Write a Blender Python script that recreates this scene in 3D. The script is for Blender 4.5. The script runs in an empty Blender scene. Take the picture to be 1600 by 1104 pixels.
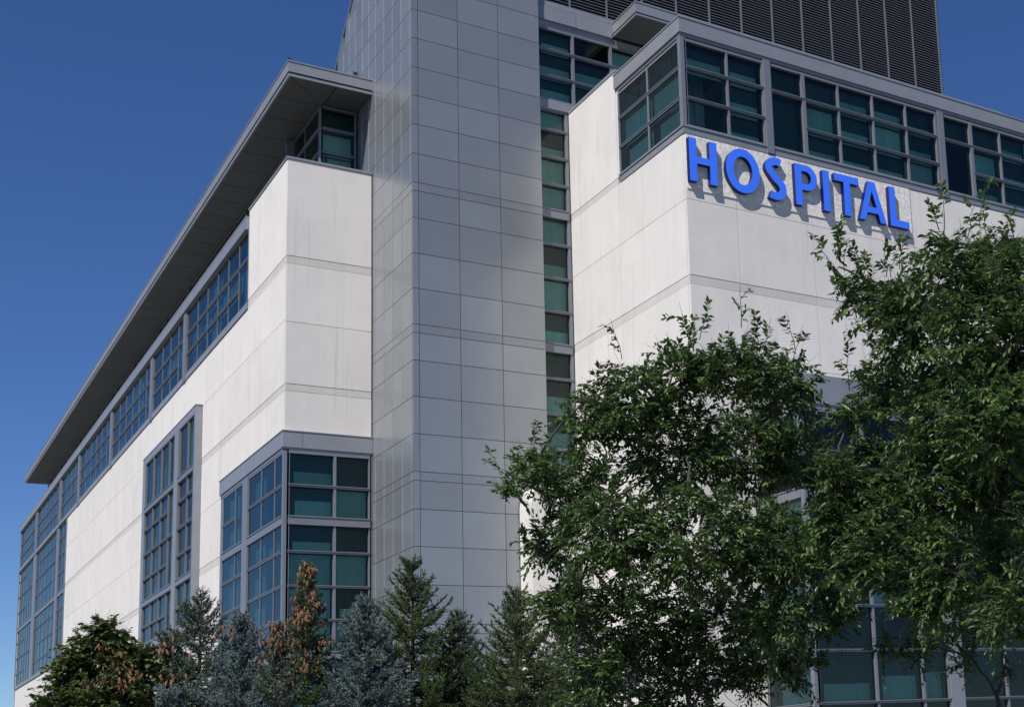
import bpy, math, random
import numpy as np
from mathutils import Matrix, Vector
random.seed(7); rng = np.random.default_rng(7)
S = bpy.context.scene
COL = S.collection

# ------------------------------------------------------------------ materials
def new_mat(name):
    m = bpy.data.materials.new(name); m.use_nodes = True
    nt = m.node_tree; nt.nodes.clear()
    out = nt.nodes.new('ShaderNodeOutputMaterial')
    return m, nt, out

class NT:
    def __init__(s, nt): s.nt = nt
    def n(s, t, **kw):
        nd = s.nt.nodes.new(t)
        for k, v in kw.items():
            if k.startswith('_'): setattr(nd, k[1:], v)
            else: nd.inputs[k.replace('__', ' ')].default_value = v
        return nd
    def l(s, a, b): s.nt.links.new(a, b)

def surf(name, base, rough=0.5, metal=0.0, var=0.12, scale=3.0, stretch=(1, 1, 1), isl=0.0, bump=0.0, bscale=40.0,
         dark=None, spec=0.5, wave=0.0, wscale=1.0):
    """Principled surface: base colour mottled by noise, optional tint per panel, bump"""
    m, nt, out = new_mat(name); N = NT(nt)
    b = N.n('ShaderNodeBsdfPrincipled', Roughness=rough, Metallic=metal)
    b.inputs['Specular IOR Level'].default_value = spec
    tc = N.n('ShaderNodeTexCoord'); mp = N.n('ShaderNodeMapping'); mp.inputs['Scale'].default_value = stretch
    N.l(tc.outputs['Object'], mp.inputs['Vector'])
    no = N.n('ShaderNodeTexNoise', Scale=scale, Detail=6.0, Roughness=0.6); N.l(mp.outputs[0], no.inputs['Vector'])
    mr = N.n('ShaderNodeMapRange'); mr.inputs['From Min'].default_value = .25; mr.inputs['From Max'].default_value = .75
    mr.inputs['To Min'].default_value = 1 - var; mr.inputs['To Max'].default_value = 1 + var * .5
    N.l(no.outputs['Fac'], mr.inputs['Value'])
    val = mr.outputs[0]
    if isl:
        g = N.n('ShaderNodeNewGeometry')
        m2 = N.n('ShaderNodeMapRange'); m2.inputs['To Min'].default_value = 1 - isl; m2.inputs['To Max'].default_value = 1 + isl * .6
        N.l(g.outputs['Random Per Island'], m2.inputs['Value'])
        mu = N.n('ShaderNodeMath', _operation='MULTIPLY'); N.l(val, mu.inputs[0]); N.l(m2.outputs[0], mu.inputs[1]); val = mu.outputs[0]
    vm = N.n('ShaderNodeVectorMath', _operation='SCALE'); vm.inputs[0].default_value = base; N.l(val, vm.inputs['Scale'])
    N.l(vm.outputs[0], b.inputs['Base Color'])
    h = None
    if bump:
        n2 = N.n('ShaderNodeTexNoise', Scale=bscale, Detail=4.0); N.l(tc.outputs['Object'], n2.inputs['Vector'])
        bp = N.n('ShaderNodeBump', Strength=bump, Distance=0.02); N.l(n2.outputs['Fac'], bp.inputs['Height']); h = bp
    if wave:
        n3 = N.n('ShaderNodeTexNoise', Scale=wscale, Detail=1.0); N.l(tc.outputs['Object'], n3.inputs['Vector'])
        b2 = N.n('ShaderNodeBump', Strength=wave, Distance=0.05); N.l(n3.outputs['Fac'], b2.inputs['Height'])
        if h: N.l(h.outputs[0], b2.inputs['Normal'])
        h = b2
    if h: N.l(h.outputs[0], b.inputs['Normal'])
    N.l(b.outputs[0], out.inputs['Surface'])
    return m

def concrete_mat(name, base):
    """precast concrete: panel tint, cloudy mottling, faint rain streaks"""
    m, nt, out = new_mat(name); N = NT(nt)
    b = N.n('ShaderNodeBsdfPrincipled', Roughness=0.85); b.inputs['Specular IOR Level'].default_value = .25
    tc = N.n('ShaderNodeTexCoord')
    def noise(sc, stretch, det=5):
        mp = N.n('ShaderNodeMapping'); mp.inputs['Scale'].default_value = stretch; N.l(tc.outputs['Object'], mp.inputs['Vector'])
        no = N.n('ShaderNodeTexNoise', Scale=sc, Detail=det, Roughness=.6); N.l(mp.outputs[0], no.inputs['Vector']); return no.outputs['Fac']
    def rng_(v, a, c, lo, hi):
        mr = N.n('ShaderNodeMapRange'); 
        for k, x in zip(('From Min', 'From Max', 'To Min', 'To Max'), (a, c, lo, hi)): mr.inputs[k].default_value = x
        N.l(v, mr.inputs['Value']); return mr.outputs[0]
    def mul(a, c):
        mu = N.n('ShaderNodeMath', _operation='MULTIPLY'); N.l(a, mu.inputs[0]); N.l(c, mu.inputs[1]); return mu.outputs[0]
    g = N.n('ShaderNodeNewGeometry')
    v = mul(rng_(noise(.8, (1, 1, 1)), .3, .7, .94, 1.03), rng_(noise(2.2, (1, 1, .06)), .35, .75, .955, 1.02))
    v = mul(v, rng_(noise(14, (1, 1, .5), 3), .3, .7, .985, 1.01))
    v = mul(v, rng_(noise(5.0, (1, 1, .035), 2), .60, .80, 1.0, .85))
    v = mul(v, rng_(noise(.9, (1, 1, .5), 7), .55, .8, 1.0, .93))
    v = mul(v, rng_(g.outputs['Random Per Island'], 0, 1, .95, 1.02))
    vm = N.n('ShaderNodeVectorMath', _operation='SCALE'); vm.inputs[0].default_value = base; N.l(v, vm.inputs['Scale'])
    N.l(vm.outputs[0], b.inputs['Base Color'])
    bp = N.n('ShaderNodeBump', Strength=.12, Distance=.02); N.l(noise(60, (1, 1, 1), 3), bp.inputs['Height']); N.l(bp.outputs[0], b.inputs['Normal'])
    N.l(b.outputs[0], out.inputs['Surface'])
    return m

def glass_mat(name, tint, ior=1.5):
    m, nt, out = new_mat(name); N = NT(nt)
    fr = N.n('ShaderNodeFresnel', IOR=ior)
    tr = N.n('ShaderNodeBsdfTransparent', Color=(*tint, 1)); gl = N.n('ShaderNodeBsdfGlossy', Color=(.78, .88, .86, 1), Roughness=0.015)
    tc = N.n('ShaderNodeTexCoord'); no = N.n('ShaderNodeTexNoise', Scale=.7, Detail=1.0); N.l(tc.outputs['Object'], no.inputs['Vector'])
    bp = N.n('ShaderNodeBump', Strength=.025, Distance=.05); N.l(no.outputs['Fac'], bp.inputs['Height']); N.l(bp.outputs[0], gl.inputs['Normal'])
    mx = N.n('ShaderNodeMixShader'); N.l(fr.outputs[0], mx.inputs[0]); N.l(tr.outputs[0], mx.inputs[1]); N.l(gl.outputs[0], mx.inputs[2])
    N.l(mx.outputs[0], out.inputs['Surface']); return m

def leaf_mat(name, c1, c2, rough=.45, trans=.3, spec=.5):
    m, nt, out = new_mat(name); N = NT(nt)
    g = N.n('ShaderNodeNewGeometry'); r = N.n('ShaderNodeValToRGB')
    r.color_ramp.elements[0].color = (*c1, 1); r.color_ramp.elements[1].color = (*c2, 1)
    N.l(g.outputs['Random Per Island'], r.inputs['Fac'])
    tc = N.n('ShaderNodeTexCoord'); no = N.n('ShaderNodeTexNoise', Scale=1.6, Detail=2.0); N.l(tc.outputs['Object'], no.inputs['Vector'])
    mr = N.n('ShaderNodeMapRange'); 
    for k, x in zip(('From Min', 'From Max', 'To Min', 'To Max'), (.3, .7, .75, 1.25)): mr.inputs[k].default_value = x
    N.l(no.outputs['Fac'], mr.inputs['Value'])
    vm = N.n('ShaderNodeVectorMath', _operation='SCALE'); N.l(r.outputs[0], vm.inputs[0]); N.l(mr.outputs[0], vm.inputs['Scale'])
    b = N.n('ShaderNodeBsdfPrincipled', Roughness=rough); b.inputs['Specular IOR Level'].default_value = spec
    N.l(vm.outputs[0], b.inputs['Base Color'])
    t = N.n('ShaderNodeBsdfTranslucent'); N.l(vm.outputs[0], t.inputs['Color'])
    mx = N.n('ShaderNodeMixShader'); mx.inputs[0].default_value = trans
    N.l(b.outputs[0], mx.inputs[1]); N.l(t.outputs[0], mx.inputs[2]); N.l(mx.outputs[0], out.inputs['Surface'])
    return m

M = dict(
    concrete=concrete_mat('precast concrete', (.70, .668, .632)),
    band=concrete_mat('concrete band', (.58, .55, .52)),
    joint=surf('dark joint sealant', (.22, .21, .20), .9),
    clad=surf('metal cladding', (.298, .315, .325), .26, .47, var=.06, scale=1.2, isl=.10, wave=.12, wscale=.9),
    sunedge=surf('sun-bright panel edge', (.62, .63, .65), .3, .8, var=.05),  # sun on the panel edges, put into a pale colour
    frame=surf('grey painted aluminium', (.20, .213, .24), .38, .25, var=.06, scale=2),
    fascia=surf('grey metal fascia', (.28, .292, .315), .42, .3, var=.10, scale=1.5, isl=.05, wave=.08, wscale=.6),
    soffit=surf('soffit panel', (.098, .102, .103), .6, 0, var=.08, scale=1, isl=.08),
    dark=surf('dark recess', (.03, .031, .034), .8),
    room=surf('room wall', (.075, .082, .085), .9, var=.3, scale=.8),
    blind=surf('curtain fabric', (.80, .82, .77), .9, var=.2, scale=1.0, stretch=(7, 7, .25), isl=.25),
    shade=surf('dark unlit pane sheet', (.10, .118, .108), .9, 0, var=.15, scale=2, isl=.4),  # dark colour stands for the unlit part of a pane
    glass=glass_mat('teal tinted glass', (.47, .74, .69)),
    louver=surf('louver blade', (.15, .165, .19), .5, .2, var=.1, scale=1),
    plate=surf('textured render', (.80, .77, .72), .95, 0, var=.42, scale=11, bump=.5, bscale=30),
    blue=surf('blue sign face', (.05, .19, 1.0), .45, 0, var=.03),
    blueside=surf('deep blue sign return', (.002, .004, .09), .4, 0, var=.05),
    bark=surf('grey brown bark', (.062, .052, .046), .9, 0, var=.4, scale=14, stretch=(1, 1, .3), bump=.6, bscale=50),
    sbark=surf('spruce bark', (.085, .06, .045), .9, 0, var=.3, scale=20),
    zelk=leaf_mat('elm-like leaf', (.036, .08, .023), (.13, .205, .06), .42, .36, .5),
    linden=leaf_mat('broad leaf', (.04, .07, .018), (.12, .155, .042), .42, .25, .45),
    green=leaf_mat('green needles', (.034, .064, .02), (.10, .145, .048), .5, .12, .4),
    mid=leaf_mat('grey green needles', (.048, .08, .052), (.125, .172, .115), .5, .1, .4),
    bluen=leaf_mat('blue needles', (.07, .108, .105), (.20, .255, .25), .5, .08, .4),
    cone=leaf_mat('brown cones', (.10, .045, .03), (.27, .14, .085), .7, 0.0, .3),
    seed=leaf_mat('dry brown seeds', (.10, .045, .028), (.22, .11, .06), .7, .1, .3),
    ground=surf('lawn', (.13, .125, .11), .95, 0, var=.4, scale=.6),
)

# ------------------------------------------------------------------ mesh helpers
ROOT = None; ROOT_INV = None
class MB:
    def __init__(s): s.v = []; s.f = []; s.mi = []; s.m = 0
    def face(s, pts):
        i = len(s.v); s.v += [tuple(p) for p in pts]; s.f.append(tuple(range(i, i + len(pts)))); s.mi.append(s.m)
    def box(s, x0, x1, y0, y1, z0, z1):
        x0, x1 = sorted((x0, x1)); y0, y1 = sorted((y0, y1)); z0, z1 = sorted((z0, z1))
        i = len(s.v)
        s.v += [(x0, y0, z0), (x1, y0, z0), (x1, y1, z0), (x0, y1, z0), (x0, y0, z1), (x1, y0, z1), (x1, y1, z1), (x0, y1, z1)]
        for f in ((0, 3, 2, 1), (4, 5, 6, 7), (0, 1, 5, 4), (1, 2, 6, 5), (2, 3, 7, 6), (3, 0, 4, 7)):
            s.f.append(tuple(i + k for k in f)); s.mi.append(s.m)
    def prism(s, poly, ext):
        """polygon (list of 3-d points) extruded by a vector"""
        n = len(poly); i = len(s.v); e = Vector(ext)
        s.v += [tuple(p) for p in poly] + [tuple(Vector(p) + e) for p in poly]
        s.f.append(tuple(range(i, i + n))); s.f.append(tuple(i + n + k for k in reversed(range(n)))); s.mi += [s.m] * 2
        for k in range(n):
            s.f.append((i + k, i + n + k, i + n + (k + 1) % n, i + (k + 1) % n)); s.mi.append(s.m)
    def build(s, name, mats, parent=None, label=None, smooth=False, fix=False):
        me = bpy.data.meshes.new(name); me.from_pydata(s.v, [], s.f); 
        for m in (mats if isinstance(mats, (list, tuple)) else [mats]): me.materials.append(m)
        me.polygons.foreach_set('material_index', s.mi)
        if smooth: me.polygons.foreach_set('use_smooth', [True] * len(s.f))
        if fix:
            import bmesh
            bm = bmesh.new(); bm.from_mesh(me); bmesh.ops.recalc_face_normals(bm, faces=bm.faces[:]); bm.to_mesh(me); bm.free()
        me.update()
        return link(name, me, parent, label)

def link(name, me, parent=None, label=None):
    o = bpy.data.objects.new(name, me); COL.objects.link(o)
    if parent is not None:
        o.parent = parent
        if parent.get('inv'): o.matrix_parent_inverse = Matrix.Translation(-Vector(parent.location))
    if label: o['label'] = label
    return o

def thing(name, loc, label, cat, group=None):
    o = bpy.data.objects.new(name, None); COL.objects.link(o); o.location = loc; o.empty_display_size = .3
    o['label'] = label; o['category'] = cat; o['inv'] = 1
    if group: o['group'] = group
    return o

# faces: 'L' looks towards -x at plane x = P (u = y); 'F' looks towards -y at plane y = P (u = x). d = metres behind the plane
def fbox(mb, ax, P, u0, u1, z0, z1, d0, d1):
    if ax == 'L': mb.box(P + d0, P + d1, u0, u1, z0, z1)
    else: mb.box(u0, u1, P + d0, P + d1, z0, z1)
def fpt(ax, P, u, z, d): return (P + d, u, z) if ax == 'L' else (u, P + d, z)

def subtract(r, h):
    a0, a1, b0, b1 = r; c0, c1, e0, e1 = h
    if c0 >= a1 or c1 <= a0 or e0 >= b1 or e1 <= b0: return [r]
    out = []
    if e0 > b0: out.append((a0, a1, b0, e0))
    if e1 < b1: out.append((a0, a1, e1, b1))
    m0, m1 = max(b0, e0), min(b1, e1)
    if c0 > a0: out.append((a0, c0, m0, m1))
    if c1 < a1: out.append((c1, a1, m0, m1))
    return out

def panels(mb, ax, P, us, rows, holes=(), g=.007, th=.09, back=.3, g0=None):
    """wall of panels with open joints in front of a dark backing; rows = (z0, z1, recess)"""
    for a, b in zip(us[:-1], us[1:]):
        for z0, z1, d in rows:
            rs = [(a, b, z0, z1)]
            for h in holes: rs = [q for r in rs for q in subtract(r, h)]
            for (p0, p1, q0, q1) in rs:
                x0 = p0 + (g if p0 == a else 0); x1 = p1 - (g if p1 == b else 0)
                y0 = q0 + (g if q0 == z0 else 0); y1 = q1 - (g if q1 == z1 else 0)
                mb.m = 2 if d > 0 else 0; fbox(mb, ax, P, x0, x1, y0, y1, d, d + th)
                if back:
                    mb.m = 1; fbox(mb, ax, P, p0 + (.32 if p0 == us[0] and ax == 'F' else 0), p1, q0, q1, th + .025, back)

def window(parent, name, ax, P, cols, zb, zt, label=None, fw=None, gd=None, capd=None, bands=(), blind=.75, room=1.3, seed=0,
           side=(True, True), bd=.15, full=.55, ends=(True, True)):
    """glazed unit: cols = (u0, u1, [transom heights]); frame, panes, blinds, painted lit and unlit patches and the room behind as parts"""
    if fw is None: fw = .05 if ax == 'F' else .03
    if gd is None: gd = .07 if ax == 'F' else .02
    if capd is None: capd = -.045 if ax == 'F' else -.024
    r = random.Random(seed)
    fr, gl, bl, sh = MB(), MB(), MB(), MB()
    us = sorted({c[0] for c in cols} | {c[1] for c in cols})
    for k, u in enumerate(us):
        if (k == 0 and not ends[0]) or (k == len(us) - 1 and not ends[1]): continue
        fbox(fr, ax, P, u - fw / 2, u + fw / 2, zb, zt, -.02 if ax == 'F' else -.008, gd + .05)
    fbox(fr, ax, P, us[0], us[-1], zb, zb + .06, capd, gd + .06)
    fbox(fr, ax, P, us[0], us[-1], zt - .07, zt, capd + .02, gd + .06)
    for (z0, z1) in bands: 
        fbox(fr, ax, P, us[0] - .0, us[-1], z0, z1, capd - .01, gd + .058)
        fbox(fr, ax, P, us[0] - .0, us[-1], z1 + .0, z1 + .035, capd - .035, gd + .057)
    for (a, b, zs) in cols:
        for z in zs:
            fbox(fr, ax, P, a + .0005, b - .0005, z - .038, z + .038, capd + .008, gd + .053)
            fbox(fr, ax, P, a + .0005, b - .0005, z + .016, z + .038, capd - .014, capd + .008)
        cuts = sorted([zb, zt] + list(zs) + [z for bnd in bands for z in bnd])
        bset = [tuple(x) for x in bands]
        for z0, z1 in zip(cuts[:-1], cuts[1:]):
            if (z0, z1) in bset: continue
            t1, t2 = r.uniform(-.0025, .0025), r.uniform(-.0025, .0025)
            q = [fpt(ax, P, a, z0, gd + t1), fpt(ax, P, b, z0, gd + t2), fpt(ax, P, b, z1, gd - t1), fpt(ax, P, a, z1, gd - t2)]
            gl.face(q if ax == 'F' else q[::-1])                       # normals face outwards
        cells = [(z0, z1) for z0, z1 in zip(cuts[:-1], cuts[1:]) if (z0, z1) not in bset]
        for j, (z0, z1) in enumerate(cells):
            h, w_ = z1 - z0, b - a; q = r.random(); top = z1 == zt
            dd = gd + bd + r.uniform(0, .02)
            if q > blind: continue
            if q < blind * (.45 if top else .12): fbox(sh, ax, P, a + .005, b - .005, z0 + .02, z1 - .05, dd + .03, dd + .036); continue  # dark sheet alone: whole pane painted as unlit
            if q < blind * (.55 if top else .12 + full * .45): fbox(bl, ax, P, a + .05, b - .05, z0 + .01, z1 - .05, dd, dd + .006); continue
            m = r.uniform(.10, .26) * w_; k = r.uniform(.34, .58) if ax == 'F' else r.uniform(.5, .85)
            ua, ub = (a + m, b - .03) if ax == 'F' else (a + .0, b - m)
            fbox(bl, ax, P, ua, ub, z0 + .01, z0 + h * k, dd, dd + .006)  # pale panel shaped as the sunlit patch of the pane
            fbox(sh, ax, P, a + .005, b - .005, z0 + .02, z1 - .05, dd + .03, dd + .036)  # dark sheet stands for the unlit rest of the pane
    e = fr.build(name, M['frame'], parent, label)
    gl.build('pane', M['glass'], e); 
    if bl.f: bl.build('blind', M['blind'], e)
    if sh.f: sh.build('shade', M['shade'], e)
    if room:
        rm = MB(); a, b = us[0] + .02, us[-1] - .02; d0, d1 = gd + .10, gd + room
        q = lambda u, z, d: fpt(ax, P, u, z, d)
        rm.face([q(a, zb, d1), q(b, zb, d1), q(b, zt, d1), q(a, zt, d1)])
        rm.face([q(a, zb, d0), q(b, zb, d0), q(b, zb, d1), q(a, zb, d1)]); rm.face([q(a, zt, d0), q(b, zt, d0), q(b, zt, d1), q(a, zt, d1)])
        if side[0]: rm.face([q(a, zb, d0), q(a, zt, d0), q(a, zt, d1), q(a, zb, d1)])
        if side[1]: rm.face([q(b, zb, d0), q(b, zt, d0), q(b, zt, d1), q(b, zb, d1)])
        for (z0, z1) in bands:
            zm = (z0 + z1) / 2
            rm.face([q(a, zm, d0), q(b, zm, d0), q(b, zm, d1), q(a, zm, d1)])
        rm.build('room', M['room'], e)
    return e

def parts(name, mat, parent, boxes):
    for b in boxes:
        mb = MB(); fbox(mb, *b); mb.build(name, mat, parent)

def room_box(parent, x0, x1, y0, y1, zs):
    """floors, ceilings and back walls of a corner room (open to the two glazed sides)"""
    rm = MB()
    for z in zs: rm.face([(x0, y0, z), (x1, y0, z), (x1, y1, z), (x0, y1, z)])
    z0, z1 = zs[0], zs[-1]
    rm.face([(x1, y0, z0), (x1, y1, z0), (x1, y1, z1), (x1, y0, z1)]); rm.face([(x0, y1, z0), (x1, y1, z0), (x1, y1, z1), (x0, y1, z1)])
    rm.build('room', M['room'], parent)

# ------------------------------------------------------------------ hospital
H = thing('hospital_building', (20, 50, 0), 'large modern hospital block of white concrete panels, grey metal tower and teal glass bands', 'building')
CJ = [M['concrete'], M['joint'], M['band']]
xL, yB, xT, yT, xR, yR, yS = 11.03, 43.03, 13.70, 39.25, 19.064, 32.06, 39.55

# --- left wing wall
mb = MB()
V = [43.125, 51.3, 59.95, 68.6, 77.25, 85.9, 94.5, 103.2, 112.5]
rows = [(-.5, 5.4, 0), (5.4, 5.62, .008), (5.62, 9.47, 0), (9.47, 9.72, .008), (9.72, 11.8, 0), (11.8, 13.65, 0), (13.65, 13.88, .008), (13.88, 15.95, 0), (15.95, 17.7, 0)]
holes = [(43, 51.25, 3.2, 12.35), (54.6, 64.7, 7.75, 15.8), (89.5, 112.6, 9.45, 18), (87, 95, 5.6, 8.05)]
panels(mb, 'L', xL, V, rows, holes)
panels(mb, 'L', xL, [43.125, 47.85], [(17.7, 17.77, 0), (17.77, 18.02, .008), (18.02, 21.24, 0)])
panels(mb, 'F', yB, [xL, xT - .03], [(-.5, 3.2, 0), (12.35, 13.65, 0), (13.65, 13.88, .008), (13.88, 15.87, 0), (15.87, 17.77, 0), (17.77, 18.02, .008), (18.02, 21.24, 0)])
mb.m = 0
mb.box(11.34, 12.4, 47.6, 47.84, 17.7, 21.2)                      # return of the corner block behind the ribbon
mb.box(xL, 40, 112.25, 112.5, -.5, 21.0)                           # far end wall
mb.box(14.2, 40, 48.5, 112.2, -.5, 23.9)                           # body of the wing
mb.build('concrete_wall', CJ, H, 'white precast concrete wall of the long wing left of the metal tower')
mb = MB()
fbox(mb, 'L', xL, yB - .03, 47.88, 21.24, 21.31, -.03, .42); mb.box(xL + .42, xT - .02, yB - .03, yB + .42, 21.24, 21.311)
mb.build('parapet_cap', M['fascia'], H)

# ribbon of windows under the eave
ribbon = [
    (47.9, 57.62, [(47.9, 49.2, [19.55])] + [(a, b, [19.55, 18.75]) for a, b in zip((49.2, 50.76, 52.4, 54.06, 55.74), (50.76, 52.4, 54.06, 55.74, 57.6))]),
    (58.12, 64.42, [(58.12, 59.28, [19.55])] + [(a, b, [19.55, 18.75]) for a, b in zip((59.28, 60.88, 62.52), (60.88, 62.52, 64.4))]),
    (64.95, 74.7, [(64.95, 66.12, [19.55])] + [(a, b, [19.55, 18.75]) for a, b in zip((66.12, 67.7, 69.4, 71.1, 72.8), (67.7, 69.4, 71.1, 72.8, 74.68))]),
    (75.25, 85.1, [(75.25, 76.45, [19.55])] + [(a, b, [19.55, 18.75]) for a, b in zip((76.45, 78.05, 79.75, 81.45, 83.15), (78.05, 79.75, 81.45, 83.15, 85.08))]),
    (85.7, 92.3, [(85.7, 86.85, [19.55])] + [(a, b, [19.55, 18.75]) for a, b in zip((86.85, 88.5, 90.1), (88.5, 90.1, 92.28))]),
    (92.95, 103.3, [(92.95, 94.05, [19.55])] + [(a, b, [19.55, 18.75]) for a, b in zip((94.05, 95.75, 97.4, 99.1, 101.0), (95.75, 97.4, 99.1, 101.0, 103.28))]),
    (103.95, 112.1, [(103.95, 104.8, [19.55])] + [(a, b, [19.55, 18.75]) for a, b in zip((104.8, 106.4, 108.0, 109.7), (106.4, 108.0, 109.7, 112.1))]),
]
for k, (a, b, cols) in enumerate(ribbon):
    window(H, 'ribbon_window', 'L', xL, cols, 17.92, 20.58, seed=20 + k, room=1.2)
parts('pier', M['frame'], H, [('L', xL, ribbon[k][1], ribbon[k + 1][0], 17.70, 20.57, -.063, .3) for k in range(len(ribbon) - 1)]
      + [('L', xL, 112.1, 112.5, 17.72, 20.56, -.05, .3), ('L', xL, 47.84, 47.9, 17.72, 20.56, -.02, .3)])
mb = MB()
fbox(mb, 'L', xL, 47.86, 112.55, 20.56, 21.06, -.09, .35)
fbox(mb, 'L', xL, 47.86, 112.55, 20.56, 20.60, -.12, -.09); fbox(mb, 'L', xL, 47.86, 112.55, 21.02, 21.065, -.10, 1.5)
fbox(mb, 'L', xL, 47.86, 112.55, 17.72, 17.92, -.04, .3)
mb.build('window_band', M['fascia'], H)

# clerestory set back under the eave, with its glazed corner box
xK, yK = 12.45, 44.61
cl = [(a, b, [23.2]) for a, b in zip(np.arange(47.9, 111, 1.68), np.arange(47.9, 111, 1.68) + 1.68) if b < 112]
window(H, 'clerestory_window', 'L', xK, cl, 21.1, 24.07, seed=3, room=1.0, blind=.3)
window(H, 'corner_window', 'L', xK, [(44.68, 46.4, [23.27, 22.43]), (46.4, 47.8, [23.27, 22.43])], 21.3, 24.07, seed=5, room=0, bd=.2, blind=.5)
window(H, 'corner_window', 'F', yK, [(xK + .07, 13.62, [23.27, 22.43])], 21.3, 24.07, seed=6, room=0, blind=1, bd=.25, full=1)
parts('corner_post', M['frame'], H, [('L', xK, yK - .02, yK + .1, 21.2, 24.08, -.02, .1), ('L', xK, 47.75, 47.9, 21.1, 24.08, -.25, .15)])
room_box(H, xK + .12, 13.66, yK + .12, 47.7, [21.25, 24.05])

# eave
E_ = MB()
ye, xe = 43.04, 11.02
E_.box(xe + .06, 17, ye + .06, 112, 24.2, 24.5)
E_.box(xe, 17, ye, ye + .06, 24.22, 24.56); E_.box(xe, xe + .06, ye + .06, 112, 24.22, 24.56)
E_.box(xe - .02, 17, ye - .02, ye + .2, 24.56, 24.60); E_.box(xe - .02, xe + .2, ye + .2, 112.02, 24.56, 24.601)
E_.box(xe, 17, 112, 112.06, 24.1, 24.56)
E_.box(xe + .03, 13.69, ye + .03, ye + .09, 24.085, 24.18); E_.box(xe + .03, xe + .09, ye + .09, 112, 24.085, 24.18)
roof = E_.build('eave', M['fascia'], H, 'long thin overhanging metal eave of the left wing')
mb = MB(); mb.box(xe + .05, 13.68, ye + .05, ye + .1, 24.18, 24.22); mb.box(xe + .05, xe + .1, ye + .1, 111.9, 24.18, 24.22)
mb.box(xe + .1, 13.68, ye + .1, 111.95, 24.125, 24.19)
mb.build('shadow_gap', M['dark'], roof)  # near-black colour stands for shadow in the fascia slot; also backs soffit joints
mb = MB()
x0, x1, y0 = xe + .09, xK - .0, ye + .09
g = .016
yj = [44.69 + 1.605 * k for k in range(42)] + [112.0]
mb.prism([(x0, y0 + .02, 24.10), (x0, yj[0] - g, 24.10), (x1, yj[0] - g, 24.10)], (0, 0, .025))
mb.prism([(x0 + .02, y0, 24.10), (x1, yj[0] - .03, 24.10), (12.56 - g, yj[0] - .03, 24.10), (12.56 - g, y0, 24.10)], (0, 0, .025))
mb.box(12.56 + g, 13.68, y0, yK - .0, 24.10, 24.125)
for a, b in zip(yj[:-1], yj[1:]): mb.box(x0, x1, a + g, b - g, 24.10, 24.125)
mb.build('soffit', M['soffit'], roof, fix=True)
for x, y in ((11.5, 43.4), (11.05, 43.1)):                         # small roof-edge fittings above the eave
    mb = MB(); mb.box(x, x + .03, y, y + .03, 24.6, 24.70); mb.box(x - .05, x + .08, y, y + .03, 24.70, 24.73); mb.build('roof_fitting', M['dark'], roof)
mb = MB(); mb.prism([(13.5, 44.5, 24.6), (13.5, 44.8, 24.6), (13.5, 44.45, 25.5)], (.15, 0, 0)); mb.build('roof_wedge', M['dark'], roof)  # small dark wedge on the roof beside the tower

# curtain wall at the far end
rows_hi, rows_lo = [16.82, 15.85, 14.78], [12.62, 11.56, 10.48]
window(H, 'curtain_wall', 'L', xL, [(89.55, 91.0, rows_hi + rows_lo), (91.0, 92.5, rows_hi + rows_lo)], 9.6, 17.66, bands=[(13.43, 13.68)], seed=41)
window(H, 'curtain_wall', 'L', xL, [(93.4, 94.6, [15.85, 11.56])] + [(a, b, [16.82, 15.85, 14.78, 12.62, 11.56, 10.48]) for a, b in ((94.6, 96.4), (96.4, 98.2), (98.2, 100.0), (100.0, 101.4))] + [(101.4, 102.9, [15.85, 14.78, 12.62, 10.48])],
       9.6, 17.66, bands=[(13.43, 13.68)], seed=42)
window(H, 'curtain_wall', 'L', xL, [(104.3, 105.6, [15.85, 11.56]), (105.6, 106.9, [15.85, 11.56]), (106.9, 108.1, [15.85, 11.56])] + [(a, b, [16.95, 15.85, 14.78, 12.62, 11.56, 10.48]) for a, b in ((108.1, 109.5), (109.5, 110.9), (110.9, 112.3))],
       9.6, 17.66, bands=[(13.43, 13.68)], seed=43)
parts('pier', M['frame'], H, [('L', xL, a, b, 9.6, 17.68, -.06, .3) for a, b in ((92.5, 93.4), (102.9, 104.3), (112.3, 112.5), (89.5, 89.55))])
parts('sill', M['fascia'], H, [('L', xL, 89.5, 112.55, 17.66, 17.74, -.1, .3), ('L', xL, 89.5, 112.55, 9.45, 9.6, -.07, .3)])
window(H, 'low_window', 'L', xL, [(a, a + 1.6, [6.8]) for a in (87, 88.6, 90.2, 91.8, 93.4)], 5.62, 8.03, seed=44)

# projecting window box
xb = 10.79
b1 = [(9.45, 9.66), (13.47, 13.67)]
mid = [12.7, 11.65, 10.6, 8.57]
window(H, 'box_window', 'L', xb, [(54.72, 55.82, mid), (55.82, 57.36, mid)], 7.82, 15.69, bands=b1, seed=51, gd=.07, room=1.4)
window(H, 'box_window', 'L', xb, [(58.04, 59.3, [11.65])] + [(a, b, mid) for a, b in ((59.3, 60.86), (60.86, 62.5), (62.5, 64.2))], 7.82, 15.69, bands=b1, seed=52, gd=.07, room=1.4)
mb = MB()
fbox(mb, 'L', xb, 54.47, 54.72, 7.60, 15.93, 0, .26); fbox(mb, 'L', xb, 64.2, 64.86, 7.60, 15.93, 0, .26)
fbox(mb, 'L', xb, 54.72, 64.2, 15.69, 15.93, -.003, .26); fbox(mb, 'L', xb, 54.72, 64.2, 7.60, 7.82, -.003, .26)
fbox(mb, 'L', xb, 57.36, 58.04, 7.82, 15.69, -.045, .26)
fbox(mb, 'L', xb, 54.45, 64.88, 15.93, 15.96, -.02, .26)
mb.build('box_frame', M['fascia'], H, 'projecting grey metal window surround on the white left wall')

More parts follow.
